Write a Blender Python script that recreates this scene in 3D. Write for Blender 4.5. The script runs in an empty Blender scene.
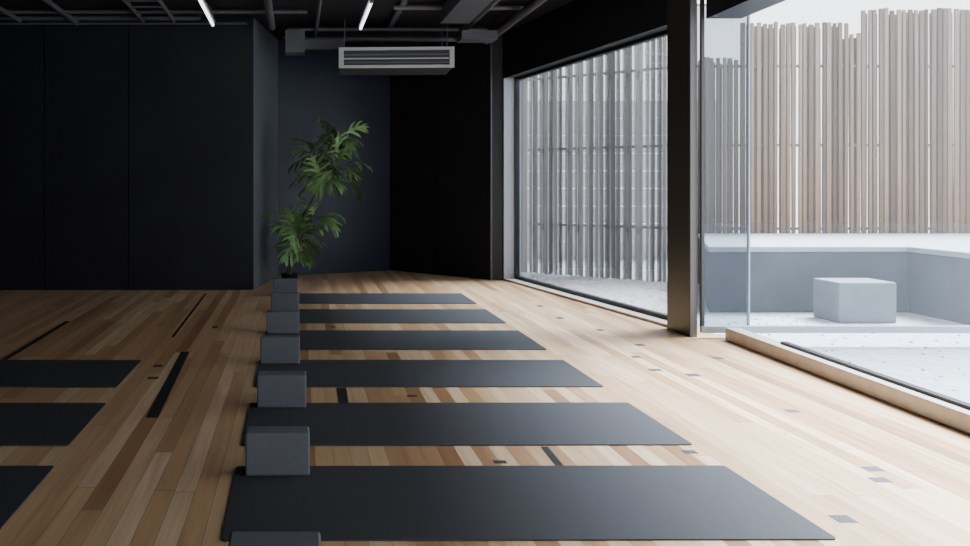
import bpy, math, random
from mathutils import Vector, Matrix
random.seed(7)
scene=bpy.context.scene
COL=scene.collection
try:
    scene.view_settings.view_transform='AgX'
    scene.view_settings.look='AgX - Base Contrast'
    scene.view_settings.exposure=0.4
except Exception as e: print(e)

# ---------------------------------------------------------------- materials
def mat(name,color=(.5,.5,.5),rough=.6,metal=0,spec=.5,noise=0,nscale=8,bump=0,bscale=200):
    m=bpy.data.materials.new(name); m.use_nodes=True
    nt=m.node_tree; b=nt.nodes['Principled BSDF']
    b.inputs['Base Color'].default_value=(*color,1)
    b.inputs['Roughness'].default_value=rough
    b.inputs['Metallic'].default_value=metal
    b.inputs['Specular IOR Level'].default_value=spec
    tc=nt.nodes.new('ShaderNodeTexCoord')
    if noise:
        n=nt.nodes.new('ShaderNodeTexNoise'); n.inputs['Scale'].default_value=nscale; n.inputs['Detail'].default_value=6
        nt.links.new(tc.outputs['Object'],n.inputs['Vector'])
        r=nt.nodes.new('ShaderNodeValToRGB')
        r.color_ramp.elements[0].position=.3; r.color_ramp.elements[1].position=.7
        r.color_ramp.elements[0].color=(*[c*(1-noise) for c in color],1)
        r.color_ramp.elements[1].color=(*[min(1,c*(1+noise)) for c in color],1)
        nt.links.new(n.outputs['Fac'],r.inputs['Fac']); nt.links.new(r.outputs['Color'],b.inputs['Base Color'])
    if bump:
        n2=nt.nodes.new('ShaderNodeTexNoise'); n2.inputs['Scale'].default_value=bscale
        nt.links.new(tc.outputs['Object'],n2.inputs['Vector'])
        bp=nt.nodes.new('ShaderNodeBump'); bp.inputs['Strength'].default_value=bump; bp.inputs['Distance'].default_value=.01
        nt.links.new(n2.outputs['Fac'],bp.inputs['Height']); nt.links.new(bp.outputs['Normal'],b.inputs['Normal'])
    return m

def floor_mat():
    m=bpy.data.materials.new('oak_strip_floor'); m.use_nodes=True
    nt=m.node_tree; N=nt.nodes; L=nt.links; b=N['Principled BSDF']
    b.inputs['Specular IOR Level'].default_value=.8
    tc=N.new('ShaderNodeTexCoord'); sp=N.new('ShaderNodeSeparateXYZ'); L.new(tc.outputs['Object'],sp.inputs[0])
    def M(op,a,bb=None):
        n=N.new('ShaderNodeMath'); n.operation=op
        for i,v in enumerate((a,bb)):
            if v is None: continue
            if isinstance(v,(int,float)): n.inputs[i].default_value=v
            else: L.new(v,n.inputs[i])
        return n.outputs[0]
    W=.070
    xs=M('DIVIDE',sp.outputs['X'],W); row=M('FLOOR',xs); fx=M('FRACT',xs)
    wn=N.new('ShaderNodeTexWhiteNoise'); wn.noise_dimensions='1D'; L.new(row,wn.inputs['W'])
    off=M('MULTIPLY',wn.outputs['Value'],7.3)
    ys=M('ADD',M('DIVIDE',sp.outputs['Y'],2.4),off); pl=M('FLOOR',ys); fy=M('FRACT',ys)
    cb=N.new('ShaderNodeCombineXYZ'); L.new(row,cb.inputs[0]); L.new(pl,cb.inputs[1])
    w2=N.new('ShaderNodeTexWhiteNoise'); w2.noise_dimensions='2D'; L.new(cb.outputs[0],w2.inputs['Vector'])
    r=N.new('ShaderNodeValToRGB'); cr=r.color_ramp
    stops=[(0,(.29,.150,.068)),(.15,(.41,.235,.115)),(.45,(.50,.315,.162)),(.8,(.57,.385,.22)),(1,(.64,.46,.29))]
    cr.elements[0].position=0; cr.elements[0].color=(*stops[0][1],1)
    cr.elements[1].position=1; cr.elements[1].color=(*stops[-1][1],1)
    for p,c in stops[1:-1]:
        e=cr.elements.new(p); e.color=(*c,1)
    L.new(w2.outputs['Value'],r.inputs['Fac'])
    mp=N.new('ShaderNodeMapping'); mp.inputs['Scale'].default_value=(45,2.2,1)
    L.new(tc.outputs['Object'],mp.inputs['Vector'])
    ad=N.new('ShaderNodeVectorMath'); ad.operation='ADD'
    cb2=N.new('ShaderNodeCombineXYZ'); L.new(M('MULTIPLY',w2.outputs['Value'],50),cb2.inputs[2])
    L.new(mp.outputs[0],ad.inputs[0]); L.new(cb2.outputs[0],ad.inputs[1])
    n=N.new('ShaderNodeTexNoise'); n.inputs['Scale'].default_value=1; n.inputs['Detail'].default_value=5; L.new(ad.outputs[0],n.inputs['Vector'])
    gr=N.new('ShaderNodeMapRange'); gr.inputs['From Min'].default_value=.3; gr.inputs['From Max'].default_value=.7
    gr.inputs['To Min'].default_value=.78; gr.inputs['To Max'].default_value=1.12; L.new(n.outputs['Fac'],gr.inputs['Value'])
    ex=M('MINIMUM',fx,M('SUBTRACT',1.0,fx)); ey=M('MINIMUM',fy,M('SUBTRACT',1.0,fy))
    sx=M('GREATER_THAN',ex,.018); sy=M('GREATER_THAN',ey,.0012); s=M('MULTIPLY',sx,sy)
    sf=M('ADD',M('MULTIPLY',s,.5),.5)
    f=M('MULTIPLY',gr.outputs[0],sf)
    mx=N.new('ShaderNodeVectorMath'); mx.operation='SCALE'; L.new(r.outputs['Color'],mx.inputs[0]); L.new(f,mx.inputs['Scale'])
    L.new(mx.outputs[0],b.inputs['Base Color'])
    rr=N.new('ShaderNodeMapRange'); rr.inputs['To Min'].default_value=.26; rr.inputs['To Max'].default_value=.42
    L.new(n.outputs['Fac'],rr.inputs['Value']); L.new(rr.outputs[0],b.inputs['Roughness'])
    bp=N.new('ShaderNodeBump'); bp.inputs['Strength'].default_value=.25; bp.inputs['Distance'].default_value=.003
    L.new(s,bp.inputs['Height']); L.new(bp.outputs[0],b.inputs['Normal'])
    return m

def fence_mat():
    m=bpy.data.materials.new('weathered_cedar'); m.use_nodes=True
    nt=m.node_tree; N=nt.nodes; L=nt.links; b=N['Principled BSDF']; b.inputs['Roughness'].default_value=.9; b.inputs['Specular IOR Level'].default_value=.15
    g=N.new('ShaderNodeNewGeometry'); tc=N.new('ShaderNodeTexCoord')
    sp=N.new('ShaderNodeSeparateXYZ'); L.new(tc.outputs['Object'],sp.inputs[0])
    mr=N.new('ShaderNodeMapRange'); mr.inputs['From Min'].default_value=.4; mr.inputs['From Max'].default_value=2.4; L.new(sp.outputs['Z'],mr.inputs['Value'])
    a=N.new('ShaderNodeValToRGB'); a.color_ramp.elements[0].color=(.185,.108,.058,1); a.color_ramp.elements[1].color=(.185,.145,.118,1)
    L.new(mr.outputs[0],a.inputs['Fac'])
    mrx=N.new('ShaderNodeMapRange'); mrx.inputs['From Min'].default_value=4.4; mrx.inputs['From Max'].default_value=5.0; L.new(sp.outputs['X'],mrx.inputs['Value'])
    mc=N.new('ShaderNodeMix'); mc.data_type='RGBA'; L.new(mrx.outputs[0],mc.inputs[0]); mc.inputs[6].default_value=(.24,.225,.21,1); L.new(a.outputs[0],mc.inputs[7])
    mp=N.new('ShaderNodeMapping'); mp.inputs['Scale'].default_value=(25,25,1.5); L.new(tc.outputs['Object'],mp.inputs['Vector'])
    n=N.new('ShaderNodeTexNoise'); n.inputs['Scale'].default_value=1.5; n.inputs['Detail'].default_value=5; L.new(mp.outputs[0],n.inputs['Vector'])
    s=N.new('ShaderNodeMath'); s.operation='MULTIPLY_ADD'; L.new(g.outputs['Random Per Island'],s.inputs[0]); s.inputs[1].default_value=1.0; s.inputs[2].default_value=.5
    t=N.new('ShaderNodeMath'); t.operation='MULTIPLY_ADD'; L.new(n.outputs['Fac'],t.inputs[0]); t.inputs[1].default_value=.8; t.inputs[2].default_value=.6
    u=N.new('ShaderNodeMath'); u.operation='MULTIPLY'; L.new(s.outputs[0],u.inputs[0]); L.new(t.outputs[0],u.inputs[1])
    v=N.new('ShaderNodeVectorMath'); v.operation='SCALE'; L.new(mc.outputs[2],v.inputs[0]); L.new(u.outputs[0],v.inputs['Scale'])
    L.new(v.outputs[0],b.inputs['Base Color'])
    return m

def glass_mat(name,tint=(.97,.98,.99),amt=.6):
    m=bpy.data.materials.new(name); m.use_nodes=True
    nt=m.node_tree; N=nt.nodes; L=nt.links
    N.remove(N['Principled BSDF']); out=N['Material Output']
    t=N.new('ShaderNodeBsdfTransparent'); t.inputs[0].default_value=(*tint,1)
    g=N.new('ShaderNodeBsdfGlossy'); g.inputs['Roughness'].default_value=.01
    lw=N.new('ShaderNodeFresnel'); lw.inputs['IOR'].default_value=1.45
    mm=N.new('ShaderNodeMath'); mm.operation='MULTIPLY'; L.new(lw.outputs[0],mm.inputs[0]); mm.inputs[1].default_value=amt
    mx=N.new('ShaderNodeMixShader'); L.new(mm.outputs[0],mx.inputs[0]); L.new(t.outputs[0],mx.inputs[1]); L.new(g.outputs[0],mx.inputs[2])
    L.new(mx.outputs[0],out.inputs['Surface'])
    return m

def emis(name,c,s):
    m=mat(name,c,.5); b=m.node_tree.nodes['Principled BSDF']
    b.inputs['Emission Color'].default_value=(*c,1); b.inputs['Emission Strength'].default_value=s
    return m

FLOOR=floor_mat(); FENCE=fence_mat()
WALL=mat('black_wall_panel',(.0080,.0085,.0105),.5,spec=.22,noise=.25,nscale=2)
WALLB=mat('recess_wall_blue_lit',(.008,.011,.021),.45,spec=.28,noise=.25,nscale=2)  # recess wall: bluish light falling on it is put into the base colour
GROOVE=mat('panel_joint',(.001,.001,.001),.9,spec=0)
RETURN=mat('return_wall_lit',(.07,.075,.085),.4)  # return wall lightened in its base colour to look lit by the window
CEIL=mat('dark_ceiling',(.008,.008,.009),.8,spec=.2,noise=.2)
PIPE=mat('painted_grey_metal',(.085,.088,.092),.5,metal=.3)
STEEL=mat('black_steel',(.009,.009,.011),.45,spec=.3)
BRONZE=mat('bronze_frame',(.045,.041,.038),.4,metal=.3)
JAMB=mat('grey_jamb',(.38,.40,.43),.5)
SILL=mat('oak_threshold',(.42,.36,.31),.5,noise=.12,nscale=12)
RAIL=mat('brushed_rail',(.32,.36,.41),.35,metal=.4)
MATM=mat('mat_rubber',(.029,.031,.036),.7,spec=.33,noise=.12,nscale=60,bump=.2,bscale=350)
BLOCK=mat('block_foam',(.085,.089,.105),.8,spec=.3,noise=.05,nscale=60,bump=.06,bscale=300)
TAPE=mat('black_tape',(.012,.012,.014),.5)
INLAY=mat('dark_inlay',(.030,.030,.038),.5)
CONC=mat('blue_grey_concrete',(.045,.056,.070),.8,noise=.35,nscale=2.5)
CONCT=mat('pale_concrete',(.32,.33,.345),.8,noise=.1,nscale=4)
CUBE=mat('concrete_seat',(.13,.145,.16),.85,noise=.15,nscale=5)
GRAVEL=mat('white_gravel',(.33,.35,.38),.9,noise=.20,nscale=14,bump=.05,bscale=30)
PEB=mat('pebbles',(.36,.38,.41),.8,noise=.4,nscale=10)
GLASS=glass_mat('clear_glass')
TINT=glass_mat('tinted_glass',(.58,.61,.64),amt=0)
LEAF=mat('leaf_green',(.10,.19,.06),.36,noise=.5,nscale=9)
STEM=mat('plant_stem',(.05,.06,.03),.6)
POT=mat('black_pot',(.006,.006,.007),.6,spec=.2)
SOIL=mat('soil',(.03,.02,.015),.95)
ACW=mat('ac_grey',(.36,.36,.36),.5)
ACD=mat('ac_dark',(.03,.03,.032),.6)
TUBE=emis('lit_tube',(.95,.97,1),3)

# ---------------------------------------------------------------- mesh builder
class MB:
    def __init__(s): s.v=[];s.f=[];s.m=[]
    def add(s,vs,fs,mi=0):
        o=len(s.v); s.v+= [tuple(x) for x in vs]; s.f+=[tuple(i+o for i in f) for f in fs]; s.m+=[mi]*len(fs)
    def box(s,a,b,mi=0,mtx=None):
        x0,y0,z0=a;x1,y1,z1=b
        vs=[Vector(p) for p in ((x0,y0,z0),(x1,y0,z0),(x1,y1,z0),(x0,y1,z0),(x0,y0,z1),(x1,y0,z1),(x1,y1,z1),(x0,y1,z1))]
        if mtx: vs=[mtx@v for v in vs]
        s.add(vs,[(0,3,2,1),(4,5,6,7),(0,1,5,4),(1,2,6,5),(2,3,7,6),(3,0,4,7)],mi)
    def prism(s,pts,z0,z1,mi=0):
        n=len(pts); ar=sum(pts[i][0]*pts[(i+1)%n][1]-pts[(i+1)%n][0]*pts[i][1] for i in range(n))
        if ar<0: pts=pts[::-1]
        vs=[(x,y,z0) for x,y in pts]+[(x,y,z1) for x,y in pts]
        fs=[tuple(range(n))[::-1],tuple(range(n,2*n))]+[(i,(i+1)%n,n+(i+1)%n,n+i) for i in range(n)]
        s.add(vs,fs,mi)
    def cyl(s,p0,p1,r,mi=0,n=12,r1=None):
        p0=Vector(p0);p1=Vector(p1);d=(p1-p0).normalized(); r1=r if r1 is None else r1
        a=d.orthogonal().normalized(); b=d.cross(a)
        vs=[];
        for p,rr in((p0,r),(p1,r1)):
            for i in range(n):
                t=2*math.pi*i/n; vs.append(p+a*math.cos(t)*rr+b*math.sin(t)*rr)
        fs=[(i,(i+1)%n,n+(i+1)%n,n+i) for i in range(n)]+[tuple(range(n))[::-1],tuple(range(n,2*n))]
        s.add(vs,fs,mi)
    def lathe(s,c,prof,mi=0,n=32):
        vs=[];k=len(prof)
        for r,z in prof:
            for i in range(n):
                t=2*math.pi*i/n; vs.append((c[0]+r*math.cos(t),c[1]+r*math.sin(t),c[2]+z))
        fs=[(j*n+i,j*n+(i+1)%n,(j+1)*n+(i+1)%n,(j+1)*n+i) for j in range(k-1) for i in range(n)]
        s.add(vs,fs,mi)
    def done(s,name,mats,bevel=0,parent=None,smooth=False,seg=2,loc=None):
        me=bpy.data.meshes.new(name)
        vs=s.v
        if loc: vs=[(x-loc[0],y-loc[1],z-loc[2]) for x,y,z in vs]
        me.from_pydata(vs,[],s.f)
        for m in mats: me.materials.append(m)
        for p,mi in zip(me.polygons,s.m): p.material_index=mi; p.use_smooth=smooth
        me.update()
        ob=bpy.data.objects.new(name,me); COL.objects.link(ob)
        if loc: ob.location=loc
        if bevel:
            md=ob.modifiers.new('bevel','BEVEL'); md.width=bevel; md.segments=seg; md.limit_method='ANGLE'
        if parent: ob.parent=parent
        return ob
def empty(name,loc=(0,0,0)):
    e=bpy.data.objects.new(name,None); e.empty_display_size=.2; COL.objects.link(e); return e
def P(name,pts,z0,z1,m,bevel=0):
    b=MB(); b.prism(pts,z0,z1); return b.done(name,[m],bevel)

CZ=2.75
def sx(y): return 2.835+.038*(y-3.58)     # threshold inner line
# ---------------------------------------------------------------- room shell
P('floor',[(-4.2,-3),(sx(-3)+.05,-3),(sx(5.87)+.05,5.87),(2.94,6.28),(2.48,9.55),(2.3,9.7),(1.2,10.75),(-.3,10.1),(-.5,8.75),(-4.2,8.75)],-.04,0,FLOOR)
P('ceiling',[(-4.2,-3),(3.0,-3),(3.14,6.3),(2.6,9.8),(1.2,10.9),(-.4,10.2),(-4.2,10.2)],CZ,CZ+.15,CEIL)
b=MB(); xs=[-4.2,-3.4,-2.55,-1.70,-.44]
for i in range(4): b.box((xs[i]+.005,8.58,0),(xs[i+1]-(.005 if i<3 else 0),8.70,CZ))
b.box((-4.2,8.60,0),(-.45,8.73,CZ),1); b.done('wall_back',[WALL,GROOVE])
P('wall_return',[(-.44,8.582),(-.22,9.9),(-.34,9.95),(-.56,8.75),(-.50,8.60)],0,CZ,RETURN)
b=MB(); b.prism([(-.22,9.9),(1.16,10.6),(1.16,10.75),(-.34,10.05)],0,CZ,0)
b.done('wall_recess',[WALLB])
b=MB()
p0=Vector((1.16,10.6));p1=Vector((2.157,9.5));q0=Vector((1.2,10.78));q1=Vector((2.30,9.6))
for t0,t1 in ((0,.495),(.505,1)):
    a0=p0.lerp(p1,t0);a1=p0.lerp(p1,t1);c1=q0.lerp(q1,t1);c0=q0.lerp(q1,t0)
    b.prism([tuple(a0),tuple(a1),tuple(c1),tuple(c0)],0,CZ,0)
b.prism([(1.19,10.68),(2.24,9.53),(2.31,9.62),(1.21,10.80)],0,CZ,1)
b.done('wall_recess_angled',[WALL,GROOVE])
b=MB(); b.prism([(2.157,9.5),(2.29,9.49),(2.47,9.535),(2.47,9.7),(2.22,9.7)],0,CZ,0); b.done('wall_pier',[STEEL])
b=MB(); b.cyl((2.165,9.485,0),(2.165,9.485,CZ),.012,0); b.done('trim_1',[PIPE])
P('wall_left',[(-4.2,-3),(-4.05,-3),(-4.05,8.58),(-4.2,8.58)],0,CZ,WALL)
# unseen front wall behind the camera; window opening added for fill light
b=MB(); b.box((-4.05,-3,0),(2.6,-2.85,.35)); b.box((-4.05,-3,2.35),(2.6,-2.85,CZ)); b.box((-4.05,-3,.35),(-.6,-2.85,2.35))
for x in (-.6,.9,2.45): b.box((x,-3,.35),(x+.12,-2.85,2.35))
b.done('wall_front',[WALL])
# window wall 1
A=Vector((2.30,9.49)); B=Vector((2.76,6.28)); dn=(B-A).normalized(); nn=Vector((-dn.y,dn.x))
if nn.x<0: nn=-nn
def w1(t,o): p=A+dn*t+nn*o; return (p.x,p.y)
LEN=(B-A).length
P('wall_right_header',[w1(0,0),w1(LEN,0),w1(LEN,.2),w1(0,.2)],2.25,CZ,STEEL)
win=empty('window_1')
b=MB(); b.prism([w1(0.005,.0),w1(.03,.0),w1(.03,.2),w1(0.005,.2)],0,2.25); b.done('jamb',[JAMB],parent=win)
b=MB(); b.prism([w1(.03,.0),w1(LEN,.0),w1(LEN,.2),w1(.03,.2)],0.0,.02); b.done('sill',[SILL],parent=win)
b=MB(); b.prism([w1(.03,.12),w1(LEN,.12),w1(LEN,.17),w1(.03,.17)],.02,.05); b.prism([w1(.03,.12),w1(LEN,.12),w1(LEN,.17),w1(.03,.17)],2.22,2.25)
b.prism([w1(.03,.12),w1(.06,.12),w1(.06,.17),w1(.03,.17)],.05,2.22)
b.done('frame',[STEEL],parent=win)
b=MB(); b.prism([w1(.06,.14),w1(LEN,.14),w1(LEN,.15),w1(.06,.15)],.05,2.22); b.done('glass',[GLASS],parent=win)
# column fin
b=MB(); b.box((2.73,5.91,0),(2.78,6.27,CZ),0); b.box((2.733,5.903,0),(2.779,5.91,CZ),1)
b.done('column',[BRONZE,mat('column_edge_lit',(.12,.115,.11),.4)])  # lighter colour on the front edge stands in for light catching it
# window wall 2 header
P('wall_right_beam',[(sx(-3)-.05,-3),(sx(5.84)-.11,5.84),(sx(5.84)+.13,5.84),(sx(-3)+.15,-3)],2.2,CZ,STEEL)
win=empty('window_2')
b=MB(); b.prism([(sx(-3),-3),(sx(5.80),5.80),(sx(5.80)+.10,5.80),(sx(-3)+.10,-3)],0,.085); b.done('threshold',[SILL],.006,parent=win)
b=MB(); b.prism([(sx(-3)+.06,-3),(sx(5.2)+.06,5.2),(sx(5.2)+.10,5.2),(sx(-3)+.10,-3)],.085,.10); b.done('track',[STEEL],parent=win)
# open glass door leaf, perpendicular to the facade
dr=empty('door_1')
b=MB(); b.box((2.79,5.86,.035),(5.6,5.89,.085)); b.done('bottom_rail',[RAIL],.004,parent=dr)
b=MB(); b.box((2.79,5.86,.085),(2.81,5.89,2.6)); b.done('stile',[BRONZE],parent=dr)
b=MB(); b.box((2.81,5.872,.085),(5.6,5.882,2.6)); b.done('glass',[GLASS],parent=dr)
wn=empty('window_3')
b=MB(); b.box((2.98,6.35,-.05),(3.37,6.362,2.40)); b.done('glass',[TINT],parent=wn)
b=MB(); b.box((3.37,6.34,-.05),(3.38,6.37,2.40));b.box((2.98,6.34,2.40),(3.38,6.37,2.41)); b.done('frame',[RAIL],parent=wn)

# ---------------------------------------------------------------- courtyard
b=MB(); b.box((-14,-14,-.12),(22,24,-.06),0)
for i in range(1000):
    t=random.random()
    if t<.8: x=random.uniform(2.7,4.4); y=random.uniform(6.5,10.4)
    else: x=random.uniform(3.1,5); y=random.uniform(2.5,6.6)
    if x< 2.76+.25+(6.28-y)*.143 : continue
    if 7.3<y and x>3.45+(y-7.45)*.42: continue
    if x>4.3 and y>6.6: continue
    r=random.uniform(.006,.016)
    n=6; vs=[(x,y,-.06-r*.3)]+[(x+r*math.cos(k*math.pi/3+t*9)*random.uniform(.8,1.1),y+r*math.sin(k*math.pi/3+t*9),-.06+r*.3) for k in range(n)]+[(x+r*.1,y,-.06+r*.9)]
    fs=[(0,1+(k+1)%n,1+k) for k in range(n)]+[(n+1,1+k,1+(k+1)%n) for k in range(n)]
    b.add(vs,fs,1)
b.done('courtyard_ground',[GRAVEL,PEB])
# raised concrete platform (L bench)
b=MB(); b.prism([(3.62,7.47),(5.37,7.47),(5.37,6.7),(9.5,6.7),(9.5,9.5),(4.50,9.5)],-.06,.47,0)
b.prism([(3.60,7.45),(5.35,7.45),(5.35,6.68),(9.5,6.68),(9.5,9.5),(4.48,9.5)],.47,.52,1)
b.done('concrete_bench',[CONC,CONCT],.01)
b=MB(); b.box((4.38,6.87,-.06),(4.85,7.22,.27)); b.done('concrete_stool',[CUBE],.012)
# fence
b=MB()
def fence(p,q,top,pitch=.070,w=.050,off=0,rails=True):
    p=Vector(p);q=Vector(q);L=(q-p).length;d=(q-p)/L
    ang=math.atan2(d.y,d.x); n=int(L/pitch); t=0
    for i in range(n):
        t=i*pitch+random.uniform(-.010,.010); c=p+d*t+Vector((-d.y,d.x))*off
        mt=Matrix.Translation((c.x,c.y,0))@Matrix.Rotation(ang+random.uniform(-.05,.05),4,'Z')@Matrix.Rotation(random.uniform(-.003,.003),4,'Y')
        ww=w*random.uniform(.7,1.15); h=top(c.x)+random.uniform(-.02,.015)
        b.box((-ww/2,-.012,-.06),(ww/2,.012,h),0,mt)
    if not rails: return
    for z in (.55,1.5,2.4):
        mt=Matrix.Translation((p.x,p.y,0))@Matrix.Rotation(ang,4,'Z')
        b.box((0,.02,z),(L,.05,z+.03),0,mt)
T=lambda x: 2.5 if x<5.05 else (2.90 if x<6.25 else (2.78 if x<6.42 else 3.06))
fence((2.0,11.75),(4.42,9.65),lambda x:2.95,.066,.044)
fence((2.0,11.75),(4.42,9.65),lambda x:2.93,.12,.045,.07,False)
fence((4.45,9.65),(11,9.65),T,.066,.042)
fence((4.47,9.65),(11,9.65),lambda x:T(x)-.03,.072,.050,.09,False)
b.done('wood_slat_fence',[FENCE])
b=MB()
for i in range(9): b.box((1.2,13.0,-.06+i*.27),(6.5,13.12,.195+i*.27))
b.done('neighbour_wall',[mat('white_siding',(.72,.73,.75),.8)])

# ---------------------------------------------------------------- yoga props
rows=[2.514,3.433,4.43,5.44,6.49,7.56]; fars=[3.176,4.10,5.11,6.155,7.21,8.28]
def yoga_mat(x0,x1,y0,y1,rot=0):
    b=MB(); r=.012; pts=[]
    for cx,cy,a0 in ((x1-r,y1-r,0),(x0+r,y1-r,90),(x0+r,y0+r,180),(x1-r,y0+r,270)):
        for k in range(4):
            a=math.radians(a0+k*30); pts.append((cx+r*math.cos(a),cy+r*math.sin(a)))
    b.prism(pts,0.0005,.0055)
    c=((x0+x1)/2,(y0+y1)/2,0)
    o=b.done('yoga_mat',[MATM],.001,loc=c); o.rotation_euler.z=rot
mr=[.004,.006,.0,-.002,.003,0]
for i in range(6): yoga_mat(-.225,1.60,rows[i],fars[i],mr[i])
yoga_mat(-.225,1.60,1.50,2.165)
for i in range(3): yoga_mat(-2.75,-.905-(.015*i),rows[i],fars[i],-.004*i)
bl=[(2.10,-.172),(3.06,-.187),(4.0,-.188),(4.99,-.215),(6.0,-.215),(7.05,-.215),(8.14,-.23)]
for y,x in bl:
    b=MB(); b.box((x,y,.0055),(x+.232,y+.095,.160)); o=b.done('yoga_block',[BLOCK],.007,seg=3,loc=(x+.116,y+.05,0)); o.rotation_euler.z=random.uniform(-.03,.03)

# ---------------------------------------------------------------- floor marks
def strip(x0,x1,y0,y1,name='floor_tape',m=TAPE):
    b=MB(); b.prism([(x0[0],y0),(x0[0]+x0[1],y0),(x1[0]+x1[1],y1),(x1[0],y1)],.0004,.0012); b.done(name,[m])
strip((-.685,.055),(-.735,.055),3.85,5.38)
strip((-1.79,.04),(-1.80,.04),5.13,6.6)
strip((-.875,.02),(-.90,.02),5.91,8.3)
strip((.97,.03),(.98,.03),3.18,3.42)
strip((.20,.05),(.205,.05),4.10,4.42)
b=MB()
def patch(px,py,w,l):
    Y=892.5/(py-186); X=(px-297)*Y/850
    b.box((X-w/2,Y-l/2,.0004),(X+w/2,Y+l/2,.0011))
for px,py,w,l in ((655,370,.07,.05),(693,375,.07,.07),(636,357,.05,.05),(718,358,.06,.05),(792,411,.06,.05),(873,469,.06,.05),(880,480,.06,.05),(843,519,.06,.06),
     (153,378,.06,.05),(158,366,.05,.05),(333,327,.04,.06),(500,462,.05,.035),(412,396,.05,.04),(215,327,.04,.05),(640,345,.06,.06),(560,318,.05,.08),(600,330,.05,.07),(690,452,.05,.04),(540,306,.05,.08)):
    patch(px,py,w,l)
b.done('floor_inlay',[INLAY])

# ---------------------------------------------------------------- ceiling services
def light(x,y0,y1,z):
    e=empty('linear_light')
    b=MB(); b.box((x-.025,y0,z+.02),(x+.025,y1,z+.05)); b.done('housing',[PIPE],.004,parent=e)
    b=MB(); b.cyl((x,y0+.02,z),(x,y1-.02,z),.013,0,16); b.done('tube',[TUBE],parent=e,smooth=True)
    b=MB()
    for y in (y0,y1-.02): b.box((x-.018,y,z-.018),(x+.018,y+.02,z+.03))
    for y in (y0+.2,y1-.2): b.cyl((x,y,z+.05),(x,y,CZ-.001),.004)
    b.done('end_cap',[PIPE],parent=e)
light(-.815,7.0,8.25,2.61)
light(.635,7.2,8.50,2.62)
e=empty('air_conditioner')
R=Matrix.Translation((1.00,8.55,2.345))@Matrix.Rotation(-.05,4,'Z')
b=MB(); w,h=.58,.105
b.box((-w,0,h-.03),(w,.03,h),0,R); b.box((-w,0,-h),(w,.03,-h+.03),0,R); b.box((-w,0,-h+.03),(-w+.05,.03,h-.03),0,R); b.box((w-.05,0,-h+.03),(w,.03,h-.03),0,R)
b.done('grille_frame',[ACW],.003,parent=e)
b=MB(); b.box((-w+.01,.03,-h+.005),(w-.01,.62,h-.005),0,R); b.done('body',[ACD],parent=e)
b=MB()
for k in range(3):
    z=-h+.05+k*.04
    b.box((-w+.05,.006,z),(w-.05,.028,z+.012),1 if k==1 else 0,R)
b.done('louvres',[PIPE,ACW],parent=e)
b=MB()
for x in (-w+.06,w-.06):
    for y in (.1,.55): b.cyl(R@Vector((x,y,h-.01)),R@Vector((x,y,CZ-2.346)),.006)
b.done('hanger',[PIPE],parent=e)
b=MB()
for y,z,x0,x1,r in ((8.35,2.70,-4,-.95,.025),(8.1,2.71,-3.5,.1,.02),(9.3,2.66,-.15,1.9,.03),(7.9,2.71,.9,2.1,.025),(8.9,2.69,-.1,2.0,.02),(8.42,2.66,-3.9,-.5,.012)):
    b.cyl((x0,y,z),(x1,y,z),r)
for x,z,y0,y1,r in ((-.25,2.64,6,8.5,.035),(1.72,2.66,6,9.2,.03),(2.05,2.62,5,9.2,.04),(.2,2.68,6,9.8,.02),(-2.2,2.68,6,8.5,.025)):
    b.cyl((x,y0,z),(x,y1,z),r)
for x in (-3.0,-1.5):
    for s in (0,.3): b.box((x+s,4,2.64),(x+s+.012,8.3,2.68))
    for k in range(17): b.box((x+.012,4.1+k*.25,2.645),(x+.3,4.12+k*.25,2.66))
for x in (.95,2.12):
    b.box((x,7.7,2.71),(x+.05,9.1,2.74))
b.box((1.35,5.5,2.58),(1.62,8.0,2.72)); b.box((-.12,8.7,2.42),(.08,8.95,2.65)); b.box((-.05,9.0,2.5),(.5,9.12,2.6))
b.box((1.6,8.25,2.48),(1.95,8.5,2.56))
b.done('overhead_pipework',[mat('dark_services',(.06,.062,.066),.5,metal=.2)])

# ---------------------------------------------------------------- plant
pl=empty('potted_plant')
pc=(-.08,9.05,0)
b=MB(); b.lathe(pc,[(0,0),(.07,0),(.075,.01),(.09,.10),(.095,.105),(.095,.115),(.085,.115),(.08,.10),(0,.10)]); b.done('pot',[POT],parent=pl,smooth=True)
b=MB(); b.lathe(pc,[(0.0,.108),(.05,.11),(.079,.103)]); b.done('soil',[SOIL],parent=pl)
fo=MB(); st=MB()
def tube(pts,r0,r1,mb=st):
    for i in range(len(pts)-1):
        a=r0+(r1-r0)*i/(len(pts)-1); c=r0+(r1-r0)*(i+1)/(len(pts)-1)
        mb.cyl(pts[i],pts[i+1],a,0,8,c)
def blade(pos,dir,side,L,w,droop,w0=.15):
    n=8; vs=[]; path=[]; pos=Vector(pos); dir=dir.normalized()
    for i in range(n+1):
        t=i/n; ww=w*max(w0*(1-t),(math.sin(math.pi*min(1,t**.8*.96+.04)))**.5)*.5+.001
        up=side.cross(dir).normalized()
        vs+= [pos-side*ww+up*ww*.3,pos.copy(),pos+side*ww+up*ww*.3]; path.append((pos.copy(),dir.copy()))
        dir=(dir+Vector((0,0,-droop/n))).normalized(); pos=pos+dir*(L/n)
    fs=[]
    for i in range(n):
        o=i*3; fs+=[(o,o+1,o+4,o+3),(o+1,o+2,o+5,o+4)]
    fo.add(vs,fs); return path
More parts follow.
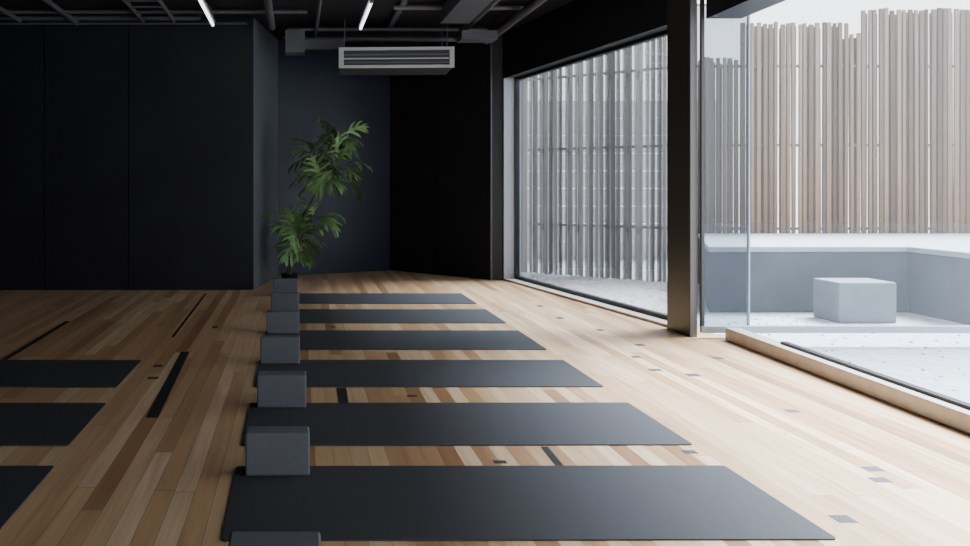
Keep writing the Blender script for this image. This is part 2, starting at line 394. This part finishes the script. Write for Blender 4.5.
def frond(p,d,R):
    # antler-like leaf: strap midrib with long forked finger lobes on both sides
    d=d.normalized(); s=d.cross(Vector((0,0,1)))
    if s.length<.05: s=Vector((1,0,0))
    s.normalize(); s=Matrix.Rotation(random.uniform(-1.0,1.0),3,d)@s
    dr=random.uniform(.4,1.6)
    path=blade(p,d,s,R,R*.16,dr,.6)
    for k,i in enumerate((1,3,5)):
        for sg in (-1,1):
            q,dd=path[i]; a=math.radians(46-7*k+random.uniform(-8,8))*sg
            l=R*(.62,.62,.45)[k]*random.uniform(.85,1.15)
            nd=dd*math.cos(a)+s*math.sin(a); ns=(s*math.cos(a)-dd*math.sin(a)).normalized()
            blade(q,nd,ns,l,R*.115,random.uniform(.4,1.4),.4)
def branch(base,tip,n=8):
    base=Vector(base);tip=Vector(tip);m=(base+tip)/2+Vector((random.uniform(-.05,.05),random.uniform(-.05,.05),.08))
    return [base*(1-t)**2+m*2*t*(1-t)+tip*t*t for t in [i/n for i in range(n+1)]]
def cluster(trunk,c,rx,ry,rz,cnt,R):
    c=Vector(c)
    for i in range(cnt):
        th=2*math.pi*i*.618+random.uniform(-.3,.3); ph=math.asin(max(-1,min(1,-.85+1.8*(i+.5)/cnt)))
        o=Vector((math.cos(th)*math.cos(ph)*rx,math.sin(th)*math.cos(ph)*ry,math.sin(ph)*rz))*random.uniform(.4,1)
        tip=c+o; k=min(range(len(trunk)),key=lambda j:(trunk[j]-(c+o*.2-Vector((0,0,.1)))).length)
        tube(branch(trunk[k],tip,5),.005,.003)
        frond(tip,Vector((o.x*1.2,o.y*.8,o.z*.9+.02)),R*random.uniform(.8,1.25))
b0=Vector((pc[0],pc[1],.10))
t1=[b0+Vector(v) for v in ((0,0,0),(.03,-.01,.25),(.10,0,.5),(.22,.02,.75),(.34,.02,1.0),(.42,.02,1.25),(.47,.0,1.47))]
t2=[b0+Vector(v) for v in ((-.02,0,0),(-.01,-.02,.15),(.02,-.02,.35),(.05,-.02,.52))]
t3=[b0+Vector(v) for v in ((0,0,0),(.06,0,.2),(.13,0,.4),(.2,.0,.58))]
tube(t1,.016,.009); tube(t2,.013,.008); tube(t3,.012,.006)
cluster(t1[4:],(.45,9.03,1.54),.11,.10,.10,10,.27)
cluster(t1[3:],(.20,9.03,1.40),.13,.10,.10,9,.26)
cluster(t1[3:6],(.42,9.03,1.25),.15,.10,.12,12,.31)
cluster(t1[3:6],(.24,9.03,1.12),.12,.10,.09,7,.26)
cluster(t2,(.02,8.98,.50),.08,.09,.14,13,.28)
cluster(t3,(.18,9.03,.72),.12,.08,.07,8,.24)
cluster(t2[:3],(-.02,8.95,.30),.06,.06,.06,6,.18)
tube(branch(t2[2],Vector((-.24,8.82,.76)),6),.005,.003); frond((-.24,8.82,.76),Vector((-1,-.3,.1)),.14)
st.done('stems',[STEM],parent=pl,smooth=True)
fo.done('foliage',[LEAF],parent=pl,smooth=True)

# ---------------------------------------------------------------- light
w=bpy.data.worlds.new('sky'); scene.world=w; w.use_nodes=True
bg=w.node_tree.nodes['Background']; bg.inputs[0].default_value=(.90,.94,1,1); bg.inputs[1].default_value=3.3
s=bpy.data.lights.new('sun','SUN'); s.energy=32.0; s.angle=math.radians(30); s.color=(.80,.89,1)
so=bpy.data.objects.new('sun',s); COL.objects.link(so)
so.rotation_euler=Vector((-.68,-.3,-1)).to_track_quat('-Z','Y').to_euler(); so.location=(6,6,8)

# ---------------------------------------------------------------- camera
cd=bpy.data.cameras.new('camera'); cam=bpy.data.objects.new('camera',cd); COL.objects.link(cam)
cam.location=(0,0,1.05); cam.rotation_euler=(math.radians(90),0,0)
cd.sensor_width=36; cd.lens=850/970*36; cd.shift_x=188/970; cd.shift_y=-87/970; cd.clip_start=.05
scene.camera=cam
